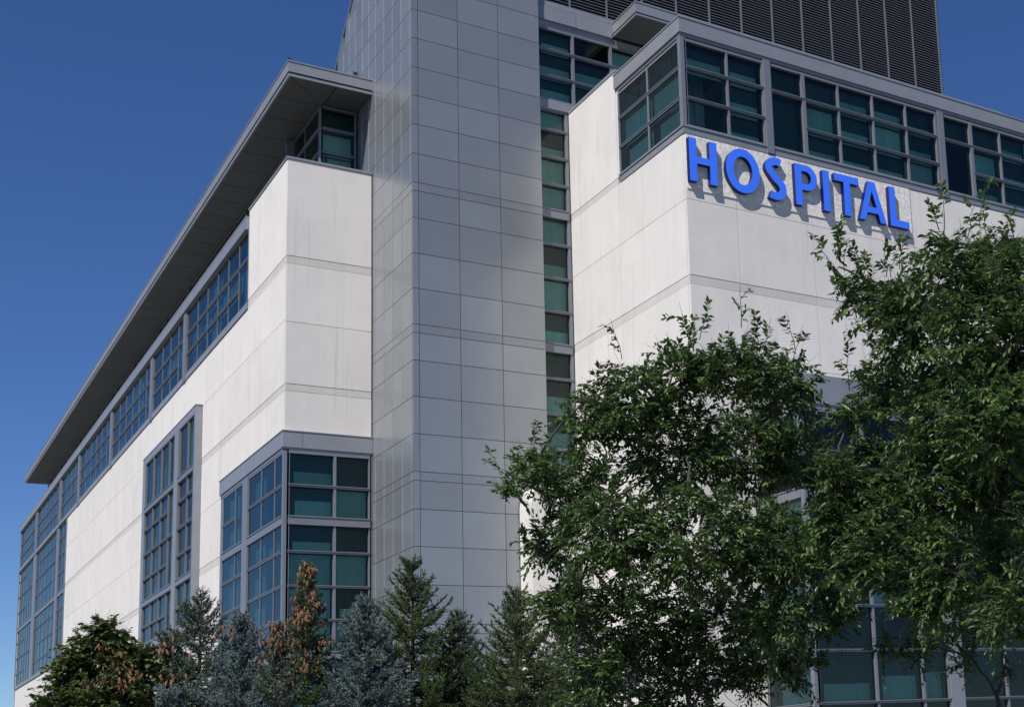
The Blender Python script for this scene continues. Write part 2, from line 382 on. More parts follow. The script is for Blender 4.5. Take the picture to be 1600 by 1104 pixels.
# corner bay window, left of the tower
bz = [(5.4, 5.6), (9.48, 9.72)]
lrow = [10.70, 8.65, 7.6, 6.58, 4.4]
W = window
W(H, 'bay_window', 'L', xL, [(48.02, 49.12, [8.65, 7.6, 6.58]), (49.12, 50.9, lrow)], 3.2, 11.76, bands=bz, seed=61, room=0, blind=.95)
W(H, 'bay_window', 'L', xL, [(43.12, 44.1, lrow), (44.1, 45.7, lrow), (45.7, 47.34, lrow)], 3.2, 11.76, bands=bz, seed=62, room=0, blind=.9)
W(H, 'bay_window', 'F', yB, [(xL + .12, 12.54, lrow), (12.54, 13.62, lrow)], 3.2, 11.76, bands=bz, seed=63, room=0, blind=1, fw=.08, bd=.17, full=.95)
room_box(H, xL + .3, 13.6, yB + .3, 51.1, [3.2, 5.5, 9.6, 11.8])
parts('corner_post', M['frame'], H, [('L', xL, yB - .02, yB + .14, 3.2, 11.8, -.02, .14)])
parts('pier', M['frame'], H, [('L', xL, 47.34, 48.02, 3.2, 11.8, -.04, .2), ('L', xL, 50.9, 51.25, 3.2, 11.8, -.0, .2), ('F', yB, 13.62, 13.69, 3.2, 11.8, -.02, .2)])
mb = MB()
fbox(mb, 'L', xL, yB - .06, 51.27, 11.86, 12.36, -.06, .25); mb.box(xL + .25, 11.55, yB - .06, yB + .25, 11.86, 12.36); mb.box(11.56, xT - .01, yB - .06, yB + .25, 11.86, 12.36)
fbox(mb, 'L', xL, yB - .02, 51.25, 11.76, 11.86, -.02, .25); mb.box(xL + .25, xT - .01, yB - .02, yB + .25, 11.76, 11.861)
fbox(mb, 'L', xL, yB - .08, 51.29, 12.36, 12.39, -.08, .1); mb.box(xL + .1, xT - .01, yB - .08, yB + .1, 12.36, 12.391)
mb.build('bay_canopy', M['fascia'], H)

# metal tower
Z = [-.5, 1.2, 2.75, 3.85, 4.96, 5.79, 6.06, 7.2, 8.32, 9.43, 10.28, 10.55, 11.69, 12.82, 13.94, 14.79, 15.06, 16.18, 17.29, 18.42, 19.29, 19.56, 20.5, 21.46, 22.4, 23.35, 24.32, 25.28, 26.22, 27.15, 28.1, 29.05, 30.0, 31.0]
YV = [39.25, 39.44, 40.25, 41.08, 41.92, 42.76, 43.45, 44.16, 44.9, 45.6, 46.26, 46.95, 47.6]
mb = MB(); tr = MB()
def yedge(z): return 47.34 - max(0, z - 26.76) * 1.09
for z0, z1 in zip(Z[:-1], Z[1:]):
    panels(mb, 'F', yT, [xT, 13.89, 15.17, 16.52, 17.95], [(z0, z1, 0)], g=.009, th=.03, back=.25)
    for a, b in zip(YV[:-1], YV[1:]):
        a_, b_, c_, d_ = a + (.04 if a == 39.25 else .004), b - .004, z0 + .008, z1 - .008
        p = [(a_, c_), (min(b_, yedge(c_)), c_), (min(b_, yedge(d_)), d_), (a_, d_)]
        if p[1][0] <= a_ + .02: continue
        if p[2][0] <= a_ + .02: p = [p[0], p[1], (a_, c_ + (p[1][0] - a_) / 1.09)]
        mb.m = 0; mb.prism([(xT, y, z) for y, z in p], (.03, 0, 0))
        mb.m = 1; mb.prism([(xT + .04, y, z) for y, z in [(q[0] - .0, q[1]) for q in p]], (.2, 0, 0))
for z0, z1 in zip(Z[:-1], Z[1:]):
    for y in YV[1:]:
        if y < yedge(z1): tr.box(xT - .012, xT + .02, y - .009, y + .009, z0 + .02, z1 - .02)
mb.m = 0
# raked back edge cap of the tower's side, the right return and the core
mb.prism([(xT - .02, 47.34, 26.7), (xT - .02, 47.46, 26.7), (xT - .02, yedge(31) + .12, 31), (xT - .02, yedge(31), 31)], (.3, 0, 0))
mb.m = 1; mb.box(xT + .3, 17.7, 39.6, 42.4, -.5, 30.9); mb.box(xT + .3, 18, 42.4, 45, -.5, 28)
mb.m = 0; mb.box(17.9, 17.946, yT + .035, 42.4, 23, 31)
mb.build('metal_tower', [M['clad'], M['joint']], H, 'tall tower clad in grey metal panels between the two white wings', fix=True)
tr.build('sunlit_panel_edge', M['sunedge'], H)  # raised edges, paler than the cladding to imitate the sun they catch

# vertical window slot and the upper windows behind
sb = [(5.8, 6.06), (10.28, 10.55), (14.83, 15.10), (19.39, 19.66)]
W(H, 'slot_window', 'F', yS, [(17.98, 19.0, [22.46, 21.5, 20.55, 18.48, 17.33, 16.2, 13.96, 12.79, 11.65, 9.5, 8.4, 7.2])], 3.0, 23.20, bands=sb, seed=71, room=1.0, blind=1, fw=.11, bd=.14)
ur = [25.32, 24.38]
W(H, 'upper_window', 'F', yS, [(17.98, 19.3, ur), (19.3, 20.72, ur), (20.72, 22.14, ur), (22.14, 23.56, ur), (23.56, 25, ur)], 23.50, 26.12, seed=72, room=2.2, blind=.9, fw=.09, bd=.2, full=.4)
mb = MB(); fbox(mb, 'F', yS, 17.96, 25, 23.2, 23.5, -.06, .3)
fbox(mb, 'F', yS, 17.96, 19.39, 26.34, 26.84, -.12, .3); fbox(mb, 'F', yS, 19.41, 20.76, 26.34, 26.84, -.12, .3); fbox(mb, 'F', yS, 17.96, 20.9, 26.86, 27.03, -.10, .4)
fbox(mb, 'F', yS, 17.96, 25, 26.12, 26.34, -.03, .3)
mb.build('window_band', M['fascia'], H)

# roof canopy slab
mb = MB()
cx, cy = 20.76, 37.73
mb.box(cx, 37.4, cy, cy + .06, 26.5, 26.84); mb.box(cx, cx + .06, cy + .06, 39.42, 26.5, 26.84); mb.box(cx - .02, 37.42, cy - .02, 41.8, 26.84, 26.88)
mb.box(cx + .02, 37.38, cy + .02, cy + .07, 26.40, 26.46); mb.box(cx + .02, cx + .07, cy + .07, 39.42, 26.40, 26.46)
cn = mb.build('roof_canopy', M['fascia'], H, 'thin flat metal canopy jutting out over the upper windows')
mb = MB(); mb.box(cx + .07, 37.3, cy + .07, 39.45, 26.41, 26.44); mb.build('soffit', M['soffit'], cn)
mb = MB(); mb.box(cx + .04, 37.37, cy + .04, 39.4, 26.45, 26.51); mb.build('shadow_gap', M['dark'], cn)  # dark fill painted as the shadow line under the slab edge

# right wing walls
mb = MB()
rr = [(-.5, 5.6, 0), (5.6, 7.9, 0), (7.9, 10.28, 0), (10.28, 10.56, .008), (10.56, 12.83, 0), (12.83, 14.9, 0), (14.9, 15.16, .008), (15.16, 17.42, 0)]
panels(mb, 'L', xR, [32.155, 36.15, 39.5], rr + [(17.42, 19.39, 0)])
panels(mb, 'L', xR, [36.15, 39.5], [(19.39, 19.6, .008), (19.6, 23.14, 0)])
FX = [xR] + [20.74 + 2.69 * k for k in range(9)]
panels(mb, 'F', yR, FX, rr, [(21.0, 44, -1, 11.9)])
panels(mb, 'F', yR, FX, [(17.42, 19.39, 0)])
mb.m = 0; mb.box(21.5, FX[-1], 33.8, 39.3, 11, 22.6); mb.box(FX[-1] - .3, FX[-1], yR + .3, 45, -.5, 22.9)
mb.box(xR + .31, xR + .5, 36.2, 39.4, 19, 23.1)
mb.build('concrete_wall', CJ, H, 'white concrete wall of the right wing that carries the blue sign')
mb = MB(); mb.box(xR - .02, xR + .5, 36.13, 39.48, 23.14, 23.24); mb.build('parapet_cap', M['fascia'], H)

# right wing top glazing
gr = [21.48, 20.52]
W(H, 'corner_window', 'L', xR, [(32.16, 34.1, gr), (34.1, 35.97, gr)], 19.62, 22.36, seed=81, room=0, blind=.9, fw=.08)
W(H, 'corner_window', 'F', yR, [(xR + .14, 20.62, gr), (20.62, 21.88, gr)], 19.62, 22.36, seed=82, room=0, blind=.6, fw=.06, bd=.25, full=.2, gd=.07)
for k in range(3):
    o = 6.87 * k
    W(H, 'strip_window', 'F', yR, [(22.16 + o, 23.36 + o, [21.48])] + [(a + o, b + o, gr) for a, b in ((23.36, 24.7), (24.7, 26.06), (26.06, 27.42), (27.42, 28.7))], 19.62, 22.36, seed=83 + k, room=1.5, blind=.95, fw=.06, bd=.22, full=.35, gd=.07)
parts('pier', M['frame'], H, [('F', yR, 21.9 + 6.87 * k, 22.14 + 6.87 * k, 19.40, 22.42, -.06, .25) for k in range(4)] + [('F', yR, 23.30 + 6.87 * k, 23.42 + 6.87 * k, 19.655, 22.36, -.035, .18) for k in range(3)])
parts('corner_post', M['frame'], H, [('L', xR, yR - .02, yR + .15, 19.655, 22.4, -.02, .15)])
mb = MB(); fbox(mb, 'L', xR, 35.97, 36.13, 19.62, 22.9, 0, .3); mb.build('concrete_jamb', M['concrete'], H)
room_box(H, xR + .16, 21.9, yR + .16, 36.0, [19.55, 22.45])
mb = MB(); mb.box(20.3, 20.6, 33.4, 33.7, 19.6, 22.4); mb.box(19.55, 20.3, 33.6, 33.62, 19.6, 21.9); mb.build('interior_column', M['blind'], H)
mb = MB()
XE = FX[-1]
fbox(mb, 'L', xR, yR - .06, 36.14, 22.52, 22.97, -.06, .3); mb.box(xR + .3, 26.3, yR - .06, yR + .3, 22.52, 22.97); mb.box(26.31, 33.0, yR - .06, yR + .3, 22.52, 22.97); mb.box(33.01, XE, yR - .06, yR + .3, 22.52, 22.97)
fbox(mb, 'L', xR, yR - .01, 36.1, 22.42, 22.52, -.01, .3); mb.box(xR + .3, XE, yR - .01, yR + .3, 22.42, 22.521)
fbox(mb, 'L', xR, yR - .08, 36.16, 22.97, 23.01, -.08, .35); mb.box(xR + .35, XE, yR - .08, yR + .35, 22.97, 23.011)
fbox(mb, 'L', xR, yR - .02, 35.97, 19.40, 19.62, -.02, .3); mb.box(xR + .3, XE, yR - .02, yR + .3, 19.40, 19.621)
fbox(mb, 'L', xR, yR - .04, 36.0, 19.60, 19.65, -.05, .1); mb.box(xR + .1, XE, yR - .05, yR + .1, 19.60, 19.651)
mb.box(xR + .35, XE, yR + .35, 41.9, 22.7, 22.9)
mb.build('window_band', M['fascia'], H)

# lower bay of the right wing
xQ, yQ = 20.97, 29.75
qr = [9.8, 7.65, 6.6, 5.58, 4.37, 2.98]
W(H, 'bay_window', 'L', xQ, [(29.9, 31.95, qr)], 1.5, 10.95, bands=[(8.5, 8.75)], seed=91, room=0, blind=.8)
W(H, 'bay_window', 'F', yQ, [(xQ + .12, 23.03, qr), (23.03, 24.66, qr), (24.66, 25.6, qr)], 1.5, 10.95, bands=[(8.5, 8.75)], seed=92, room=0, blind=.35, fw=.07, bd=.25, full=.1)
W(H, 'bay_window', 'F', yQ, [(26.1, 27.8, qr), (27.8, 29.5, qr), (29.5, 31.2, qr)], 1.5, 10.95, bands=[(8.5, 8.75)], seed=93, room=1.4, blind=.3, fw=.07, full=.1)
room_box(H, xQ + .3, 25.6, yQ + .3, 32, [1.4, 8.6, 11])
mb = MB(); mb.box(xQ - .02, xQ + .15, yQ - .02, yQ + .15, 1.2, 10.98); mb.build('corner_post', M['frame'], H)
mb = MB(); fbox(mb, 'F', yQ, 25.6, 26.1, -.5, 11, -.05, .4); mb.box(xQ + .1, 25.5, yQ + .1, 32.0, -.5, 1.4); mb.box(31.2, 31.5, yQ, 32.0, -.5, 11); mb.build('lower_pier', M['fascia'], H)  # concrete pier; the grey metal colour stands for its shade
mb = MB()
fbox(mb, 'L', xQ, yQ - .05, 32.04, 11.1, 11.92, -.03, .25); mb.box(xQ + .25, xQ + .45, yQ - .05, yQ + .25, 11.1, 11.92); mb.box(xQ + .46, 31.5, yQ - .05, yQ + .25, 11.1, 11.92)
fbox(mb, 'L', xQ, yQ - .01, 32.04, 10.95, 11.1, -.01, .25); mb.box(xQ + .25, 31.5, yQ - .01, yQ + .25, 10.95, 11.101)
mb.box(xQ + .2, 31.5, yQ + .2, 32.05, 11.7, 11.88)
mb.build('bay_canopy', M['fascia'], H)

# louvred plant screen on the roof
yP = 42.0
lv = MB(); ml = MB()
z = 25.6
lx0, lx1 = 18.0, 38.1
while z < 35.4:
    lv.prism([(lx0, yP - .02, z), (lx0, yP - .02, z + .022), (lx0, yP + .12, z + .082), (lx0, yP + .12, z + .06)], (lx1 - lx0 + .12, 0, 0))
    lv.prism([(lx1 + .12, yP - .02, z), (lx1 + .12, yP - .02, z + .022), (lx1 - .02, yP - .02, z + .082), (lx1 - .02, yP - .02, z + .06)], (0, 12, 0))
    z += .118
for x in [20.42 + 1.474 * k for k in range(13)]:
    if x < lx1 + .1: ml.box(x - .03, x + .03, yP - .045, yP + .1, 25.5, 35.4)
lo = lv.build('louver_screen', M['louver'], H, 'dark roof plant screen of thin horizontal louvres', fix=True)
ml.build('mullion', M['louver'], lo)
mb = MB(); mb.box(lx0, lx1 - .12, yP + .14, yP + 12, 25.5, 35.3); mb.build('screen_backing', M['dark'], lo)

# low white round-topped entrance volume in the angle of tower and right wing
mb = MB()
pts = [(16.95, 38.3, -.5)] + [(17.85 - .9 * math.cos(t), 38.3, 9.55 + .95 * math.sin(t)) for t in np.linspace(0, math.pi / 2, 10)] + [(xR - .02, 38.3, 10.5), (xR - .02, 38.3, -.5)]
mb.prism(pts, (0, .9, 0)); mb.build('entrance_wall', M['concrete'], H, 'low white wall with a rounded top beside the tower', fix=True)

# ------------------------------------------------------------------ sign
SG = thing('hospital_sign', (23.2, yR, 17.7), 'raised blue HOSPITAL letters on a rough pale plate on the white wall', 'sign')
mb = MB(); mb.box(19.10, 27.34, yR - .028, yR - .002, 17.72, 19.37); mb.build('backing_plate', M['plate'], SG)
def arc(cx, cz, rx, rz, a0, a1, n=24): return [(cx + rx * math.cos(math.radians(a0 + (a1 - a0) * k / n)), cz + rz * math.sin(math.radians(a0 + (a1 - a0) * k / n))) for k in range(n + 1)]
zb_, zt_ = 17.905, 19.215
hh = zt_ - zb_; w = .245
def letter(ch):
    """outlines (outer first, then holes) with the letter's left edge at 0"""
    B, T = zb_, zt_; mz = (B + T) / 2
    if ch == 'H':
        W_ = .92; c = mz + .0
        return [[(0, B), (w, B), (w, c - .10), (W_ - w, c - .10), (W_ - w, B), (W_, B), (W_, T), (W_ - w, T), (W_ - w, c + .11), (w, c + .11), (w, T), (0, T)]]
    if ch == 'I': return [[(0, B), (w, B), (w, T), (0, T)]]
    if ch == 'T':
        W_ = .94; return [[(W_ / 2 - w / 2, B), (W_ / 2 + w / 2, B), (W_ / 2 + w / 2, T - .235), (W_, T - .235), (W_, T), (0, T), (0, T - .235), (W_ / 2 - w / 2, T - .235)]]
    if ch == 'L':
        W_ = .76; return [[(0, B), (W_, B), (W_, B + .235), (w, B + .235), (w, T), (0, T)]]
    if ch == 'A':
        W_ = 1.06; c = W_ / 2
        outer = [(0, B), (.24, B), (.24 + .075, B + .27), (W_ - .24 - .075, B + .27), (W_ - .24, B), (W_, B), (c + .125, T), (c - .125, T)]
        return [outer, [(c - .165, B + .47), (c, B + 1.0), (c + .165, B + .47)]]
    if ch == 'O':
        rx, rz = .58, hh / 2 + .03
        return [arc(.58, mz, rx, rz, 0, 360, 48)[:-1], arc(.58, mz, rx - .255, rz - .245, 0, 360, 48)[:-1]]
    if ch == 'P':
        r = .40
        outer = [(0, B), (w, B), (w, T - 2 * r + .0), (.43, T - 2 * r)] + arc(.43, T - r, .38, r, -90, 90, 20)[1:] + [(0, T)]
        return [outer, [(w, T - 2 * r + .2), (.41, T - 2 * r + .2)] + arc(.41, T - r, .18, r - .2, -90, 90, 14)[1:] + [(w, T - .2)]]
    if ch == 'S':
        r1, r2 = .335, .345
        cx = .40; czt, czb = T - .327 + .02, B + .337 - .02
        ctr = [(.655, T - .185)] + arc(cx - .01, T - .375 + .06, .275, .225, 62, 180, 12)
        # centre line: upper bowl, diagonal spine, lower bowl
        up = arc(.42, T - .33, .28, .235, 55, 200, 14)
        lo = arc(.36, B + .345, .29, .245, 20, -128, 14)
        line = up + [(.25, T - .485), (.40, mz - .005), (.55, B + .56)] + lo
        # smooth then offset
        P_ = np.array(line)
        t = np.r_[0, np.cumsum(np.linalg.norm(np.diff(P_, axis=0), axis=1))]; tt = np.linspace(0, t[-1], 60)
        Q = np.stack([np.interp(tt, t, P_[:, 0]), np.interp(tt, t, P_[:, 1])], 1)
        for _ in range(6): Q[1:-1] = (Q[:-2] + 2 * Q[1:-1] + Q[2:]) / 4
        d = np.gradient(Q, axis=0); d /= np.linalg.norm(d, axis=1)[:, None]; n = np.stack([-d[:, 1], d[:, 0]], 1)
        a = Q + n * w * .49; b = Q - n * w * .49
        return [[tuple(p) for p in a] + [tuple(p) for p in b[::-1]]]
YF, YBK = yR - .185, yR - .03
for ch, x in zip('HOSPITAL', (19.06, 20.28, 21.62, 22.71, 23.74, 24.18, 25.09, 26.31)):
    cu = bpy.data.curves.new('letter', 'CURVE'); cu.dimensions = '2D'; cu.fill_mode = 'BOTH'; cu.extrude = (YBK - YF) / 2; cu.bevel_depth = 0
    for poly in letter(ch):
        sp = cu.splines.new('POLY'); sp.points.add(len(poly) - 1); sp.use_cyclic_u = True
        for q, (px, pz) in zip(sp.points, poly): q.co = (px, pz, 0, 1)
    tmp = bpy.data.objects.new('tmp', cu); COL.objects.link(tmp)
    me = bpy.data.meshes.new_from_object(tmp.evaluated_get(bpy.context.evaluated_depsgraph_get()))
    bpy.data.objects.remove(tmp)
    me.transform(Matrix.Translation((x + .04, (YF + YBK) / 2, 0)) @ Matrix.Rotation(math.pi / 2, 4, 'X'))
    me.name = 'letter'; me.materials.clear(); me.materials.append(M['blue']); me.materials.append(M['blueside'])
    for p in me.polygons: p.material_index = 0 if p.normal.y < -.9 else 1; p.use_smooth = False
    link('letter', me, SG)

# ------------------------------------------------------------------ vegetation helpers
def np_mesh(name, verts, faces, mat, parent, smooth=False):
    """verts (n,3); faces (m,k) with one k"""
    me = bpy.data.meshes.new(name); n, (m, k) = len(verts), faces.shape
    me.vertices.add(n); me.vertices.foreach_set('co', np.ascontiguousarray(verts, np.float32).ravel())
    me.loops.add(m * k); me.loops.foreach_set('vertex_index', np.ascontiguousarray(faces, np.int32).ravel())
    me.polygons.add(m); me.polygons.foreach_set('loop_start', np.arange(0, m * k, k, dtype=np.int32)); me.polygons.foreach_set('loop_total', np.full(m, k, np.int32))
    me.polygons.foreach_set('use_smooth', np.full(m, smooth))
    me.update(calc_edges=True); me.validate(); me.materials.append(mat)
    return link(name, me, parent)

class Tubes:
    def __init__(s): s.v = []; s.f = []; s.n = 0
    def add(s, pts, rad, k=6):
        pts = np.asarray(pts, float); rad = np.asarray(rad, float)
        d = np.gradient(pts, axis=0); d /= np.linalg.norm(d, axis=1)[:, None] + 1e-9
        ref = np.array([1., .2, 0]) if abs(d[0][2]) > .7 else np.array([0, 0, 1.])
        u = np.cross(d, ref); u /= np.linalg.norm(u, axis=1)[:, None] + 1e-9; w_ = np.cross(d, u)
        a = np.arange(k) * 2 * math.pi / k
        ring = pts[:, None] + rad[:, None, None] * (np.cos(a)[None, :, None] * u[:, None] + np.sin(a)[None, :, None] * w_[:, None])
        s.v.append(ring.reshape(-1, 3))
        m = len(pts); i = np.arange(m - 1)[:, None] * k + np.arange(k)[None]; j = np.arange(m - 1)[:, None] * k + (np.arange(k)[None] + 1) % k
        s.f.append((np.stack([i, j, j + k, i + k], -1).reshape(-1, 4)) + s.n); s.n += m * k
    def build(s, name, mat, parent): return np_mesh(name, np.concatenate(s.v), np.concatenate(s.f), mat, parent, True)

def unit(a): return a / (np.linalg.norm(a, axis=-1, keepdims=True) + 1e-9)
LEAF_LONG = (np.array([(0, 0, 0), (.2, .28, .06), (.19, .62, .03), (0, 1, -.14), (-.19, .62, .03), (-.2, .28, .06), (0, .45, -.02)]), np.array([(0, 1, 6, 5), (1, 2, 3, 6), (5, 6, 3, 4)]))
LEAF_WIDE = (np.array([(0, 0, 0), (.36, .12, .05), (.36, .55, .04), (0, 1, -.15), (-.36, .55, .04), (-.36, .12, .05), (0, .4, -.02)]), np.array([(0, 1, 6, 5), (1, 2, 3, 6), (5, 6, 3, 4)]))

def leaves_mesh(name, pos, dirs, nrm, size, tpl, mat, parent):
    V, F = tpl; y = unit(dirs); x = unit(np.cross(y, nrm)); z = np.cross(x, y)
    v = pos[:, None] + size[:, None, None] * (V[None, :, 0:1] * x[:, None] + V[None, :, 1:2] * y[:, None] + V[None, :, 2:3] * z[:, None])
    f = F[None] + (np.arange(len(pos)) * len(V))[:, None, None]
    return np_mesh(name, v.reshape(-1, 3), f.reshape(-1, 4), mat, parent)

def curve(p, q, lift, n=7, wob=.05, r=rng):
    p, q = np.asarray(p, float), np.asarray(q, float); t = np.linspace(0, 1, n)[:, None]
    c = p * .45 + q * .55; c = c + np.array([0, 0, 0.]) ; c[:2] = p[:2] * (.5 + lift) + q[:2] * (.5 - lift)
    pts = (1 - t) ** 2 * p + 2 * t * (1 - t) * c + t ** 2 * q
    L = np.linalg.norm(q - p); pts[1:-1] += r.normal(0, wob * L * .25, (n - 2, 3)); return pts

def broadleaf(name, base, fork_z, trunk_r, lobes, label, cat, dens, leaf=(.055, .075), tpl=LEAF_LONG, mat='zelk', seed=1, nl=15, up=.5, stems=5, shoots=0, group=None, droop=.5):
    r = np.random.default_rng(seed)
    T = thing(name, base, label, cat, group); base = np.array(base, float)
    tb = Tubes()
    fork = base + np.array([r.normal(0, .04), r.normal(0, .04), fork_z])
    pts = np.stack([base + (fork - base) * t for t in np.linspace(0, 1, 5)]); pts[1:-1, :2] += r.normal(0, .015, (3, 2))
    tb.add(pts, np.linspace(trunk_r * 1.15, trunk_r * .85, 5), 12)
    lob = [(np.array(l[:3]), l[3]) for l in lobes]
    cen = np.array([l[0] for l in lob])
    # scaffold stems towards groups of lobes
    nodes = [fork]; nrad = [trunk_r * .75]
    order = sorted(range(len(lob)), key=lambda i: np.linalg.norm(cen[i] - fork))
    for i in order:
        c, rr_ = lob[i]
        N = np.array(nodes)
        d = np.linalg.norm(N - c, axis=1) + np.maximum(0, N[:, 2] - c[2] + .15) * 1.6 + .35 * np.linalg.norm(N - fork, axis=1)
        j = int(np.argmin(d)); st = N[j]; r0 = min(nrad[j] * .8, .012 + .028 * np.linalg.norm(c - st))
        pts = curve(st, c + np.array([0, 0, rr_ * .3]), .22, 9, .06, r); rad = np.linspace(max(r0, .012), .007, 9)
        tb.add(pts, rad, 7)
        for k in range(2, 9): nodes.append(pts[k]); nrad.append(rad[k])
    N = np.array(nodes)
    # twigs
    P, D, NR, SZ = [], [], [], []
    for c, rr_ in lob:
        n = max(6, int(dens * rr_ ** 2))
        for q in range(n):
            v = r.normal(size=3); v /= np.linalg.norm(v); rad_ = rr_ * r.uniform(.25, 1) ** .55
            v[2] *= .9
            p = c + v * rad_ * .82 - np.array([0, 0, .06])
            dr = v * .75 + np.array([0, 0, up]) + r.normal(0, .45, 3); dr /= np.linalg.norm(dr)
            Lt = r.uniform(.22, .42) * (1.15 if r.random() < .2 else 1)
            st = p - dr * Lt * .5
            if q % 6 == 0:
                j = int(np.argmin(np.linalg.norm(N - st, axis=1)))
                tb.add(curve(N[j], st, .1, 4, .12, r), np.linspace(.0045, .0025, 4), 4)
            P_, D_, N_, S_ = twig(st, dr, Lt, nl, leaf, droop, r); P.append(P_); D.append(D_); NR.append(N_); SZ.append(S_)
            en = st + dr * Lt + np.array([0, 0, -.04]); tb.add(np.stack([st, (st + en) / 2 + [0, 0, .02], en]), [.0024, .0018, .001], 3)
    tops = sorted(range(len(lob)), key=lambda i: -(cen[i][2] + lob[i][1]))[:max(1, len(lob) // 2)]
    for k in range(shoots):
        c, rr_ = lob[tops[k % len(tops)]]
        v = r.normal(size=3); v[2] = abs(v[2]) + .6; v /= np.linalg.norm(v)
        st = c + v * rr_ * .75; dr = unit(v * .6 + np.array([r.normal(0, .25), r.normal(0, .25), .8])); Lt = r.uniform(.25, .45)
        pts = curve(st, st + dr * Lt, .1, 5, .08, r); tb.add(pts, np.linspace(.005, .0015, 5), 3)
        for a in range(3):
            P_, D_, N_, S_ = twig(pts[a + 1] - dr * .05, unit(dr + r.normal(0, .35, 3)), Lt * .45, 9, leaf, droop * .6, r); P.append(P_); D.append(D_); NR.append(N_); SZ.append(S_)
    tk = tb.build('trunk', M['bark'], T)
    leaves_mesh('crown', np.concatenate(P), np.concatenate(D), np.concatenate(NR), np.concatenate(SZ), tpl, M[mat], T)
    return T

def twig(st, dr, L, n, leaf, droop, r):
    t = np.linspace(.12, 1, n)[:, None]
    sag = np.array([0, 0, -1.]) * .10 * L / .3
    pos = st + dr * L * t + sag * t ** 2
    side = unit(np.cross(dr, [0, 0, 1.]) + r.normal(0, .2, 3)); sg = np.where(np.arange(n) % 2 == 0, 1., -1.)[:, None]
    d = side * sg * .9 + dr * .75 + np.array([0, 0, -droop]) + r.normal(0, .28, (n, 3))
    nr = np.array([0, 0, 1.]) + r.normal(0, .35, (n, 3)) + side * sg * .4
    return pos, d, nr, r.uniform(leaf[0], leaf[1], n) * (1 - .25 * (t[:, 0] > .9))

# zelkova trees
LEFT = [[6.4, 10.6, 5.3, .24], [6.85, 10.4, 5.28, .22], [6.28, 10.72, 5.24, .4], [6.55, 10.21, 5.2, .42], [7.2, 10.55, 5.21, .41], [5.75, 10.8, 4.99, .42], [5.63, 11.33, 4.92, .37], [6.33, 11.1, 4.63, .65], [7.57, 11.68, 4.86, .68], [7.8, 11.22, 4.72, .46], [5.89, 12.24, 4.52, .48], [5.25, 11.65, 4.44, .3], [5.09, 12.0, 4.36, .15], [7.49, 10.41, 4.39, .28], [5.61, 10.92, 3.77, .61], [6.18, 10.44, 3.66, .69], [6.86, 10.3, 3.61, .56], [5.55, 12.13, 3.91, .34], [5.62, 12.02, 3.28, .37], [6.39, 12.09, 3.11, .66], [7.09, 11.68, 2.95, .69], [6.86, 10.24, 2.96, .43], [7.44, 10.47, 3.6, .3], [5.87, 11.91, 2.54, .42], [6.67, 11.75, 2.33, .55], [7.14, 11.2, 2.53, .3], [5.36, 12.18, 4.68, .14], [7.75, 10.3, 4.2, .3], [7.85, 10.2, 3.55, .3], [7.7, 10.6, 3.1, .32], [7.5, 10.9, 2.6, .3]]
RIGHT = [[6.74, 7.51, 5.28, .38], [7.82, 8.06, 5.73, .37], [7.05, 8.62, 5.36, .27], [6.78, 8.7, 5.5, .2], [6.66, 8.78, 5.62, .1], [7.29, 7.26, 5.19, .41], [7.05, 8.37, 5.23, .44], [6.93, 7.34, 4.8, .55], [7.58, 9.25, 4.92, .44], [6.87, 8.96, 4.48, .22], [7.43, 8.25, 4.48, .65], [7.43, 7.51, 4.3, .62], [7.38, 9.34, 4.16, .43], [7.24, 8.5, 3.87, .62], [8.21, 8.54, 3.89, .68], [6.76, 9.03, 3.67, .32], [6.92, 8.58, 3.33, .52], [7.24, 8.03, 3.11, .58], [6.7, 8.82, 3.15, .23], [7.01, 8.4, 2.95, .31], [7.09, 7.41, 2.72, .38], [7.74, 7.2, 4.77, .57], [8.58, 7.93, 4.3, .73], [7.24, 6.89, 3.27, .56], [6.89, 7.25, 4.08, .53], [6.75, 9.1, 3.35, .3], [6.7, 9.0, 3.95, .3], [6.85, 9.1, 3.6, .35]]
SMALL = [[8.72, 11.08, 2.76, .17], [8.83, 10.64, 2.81, .26], [9.17, 10.62, 2.97, .29], [9.42, 10.32, 2.94, .32], [9.14, 10.44, 2.57, .18], [9.85, 10.51, 2.47, .14], [8.68, 10.67, 2.66, .14]]
broadleaf('street_tree', (6.60, 11.25, 0), 1.9, .10, LEFT, 'spreading green street tree before the white corner and metal tower, its trunk forking low', 'tree', 600, seed=11, shoots=22, nl=17, leaf=(.055, .08), group='green broadleaf trees by the hospital')
broadleaf('street_tree', (7.72, 7.62, 0), 2.1, .11, RIGHT, 'tallest green street tree, its crown reaching up to the last letter of the blue sign', 'tree', 620, seed=12, shoots=34, nl=17, leaf=(.055, .08), group='green broadleaf trees by the hospital')
broadleaf('street_tree', (9.36, 10.45, 0), 1.75, .065, SMALL, 'small multi-stemmed green tree half hidden beneath the tallest tree', 'tree', 520, seed=13, shoots=6, leaf=(.05, .07), group='green broadleaf trees by the hospital')

# ------------------------------------------------------------------ spruces
def needles(n, L, r):
    """template twig along +y of length 1 (scaled later): n thin needles"""
    t = r.uniform(0, 1, n); a = r.uniform(0, 2 * math.pi, n)
    base = np.stack([np.zeros(n), t, np.zeros(n)], 1)
    d = np.stack([np.cos(a), np.full(n, .75) + r.normal(0, .15, n), np.sin(a) + .15], 1); d = unit(d)
    w_ = unit(np.cross(d, r.normal(size=(n, 3))))
    return base, d, w_

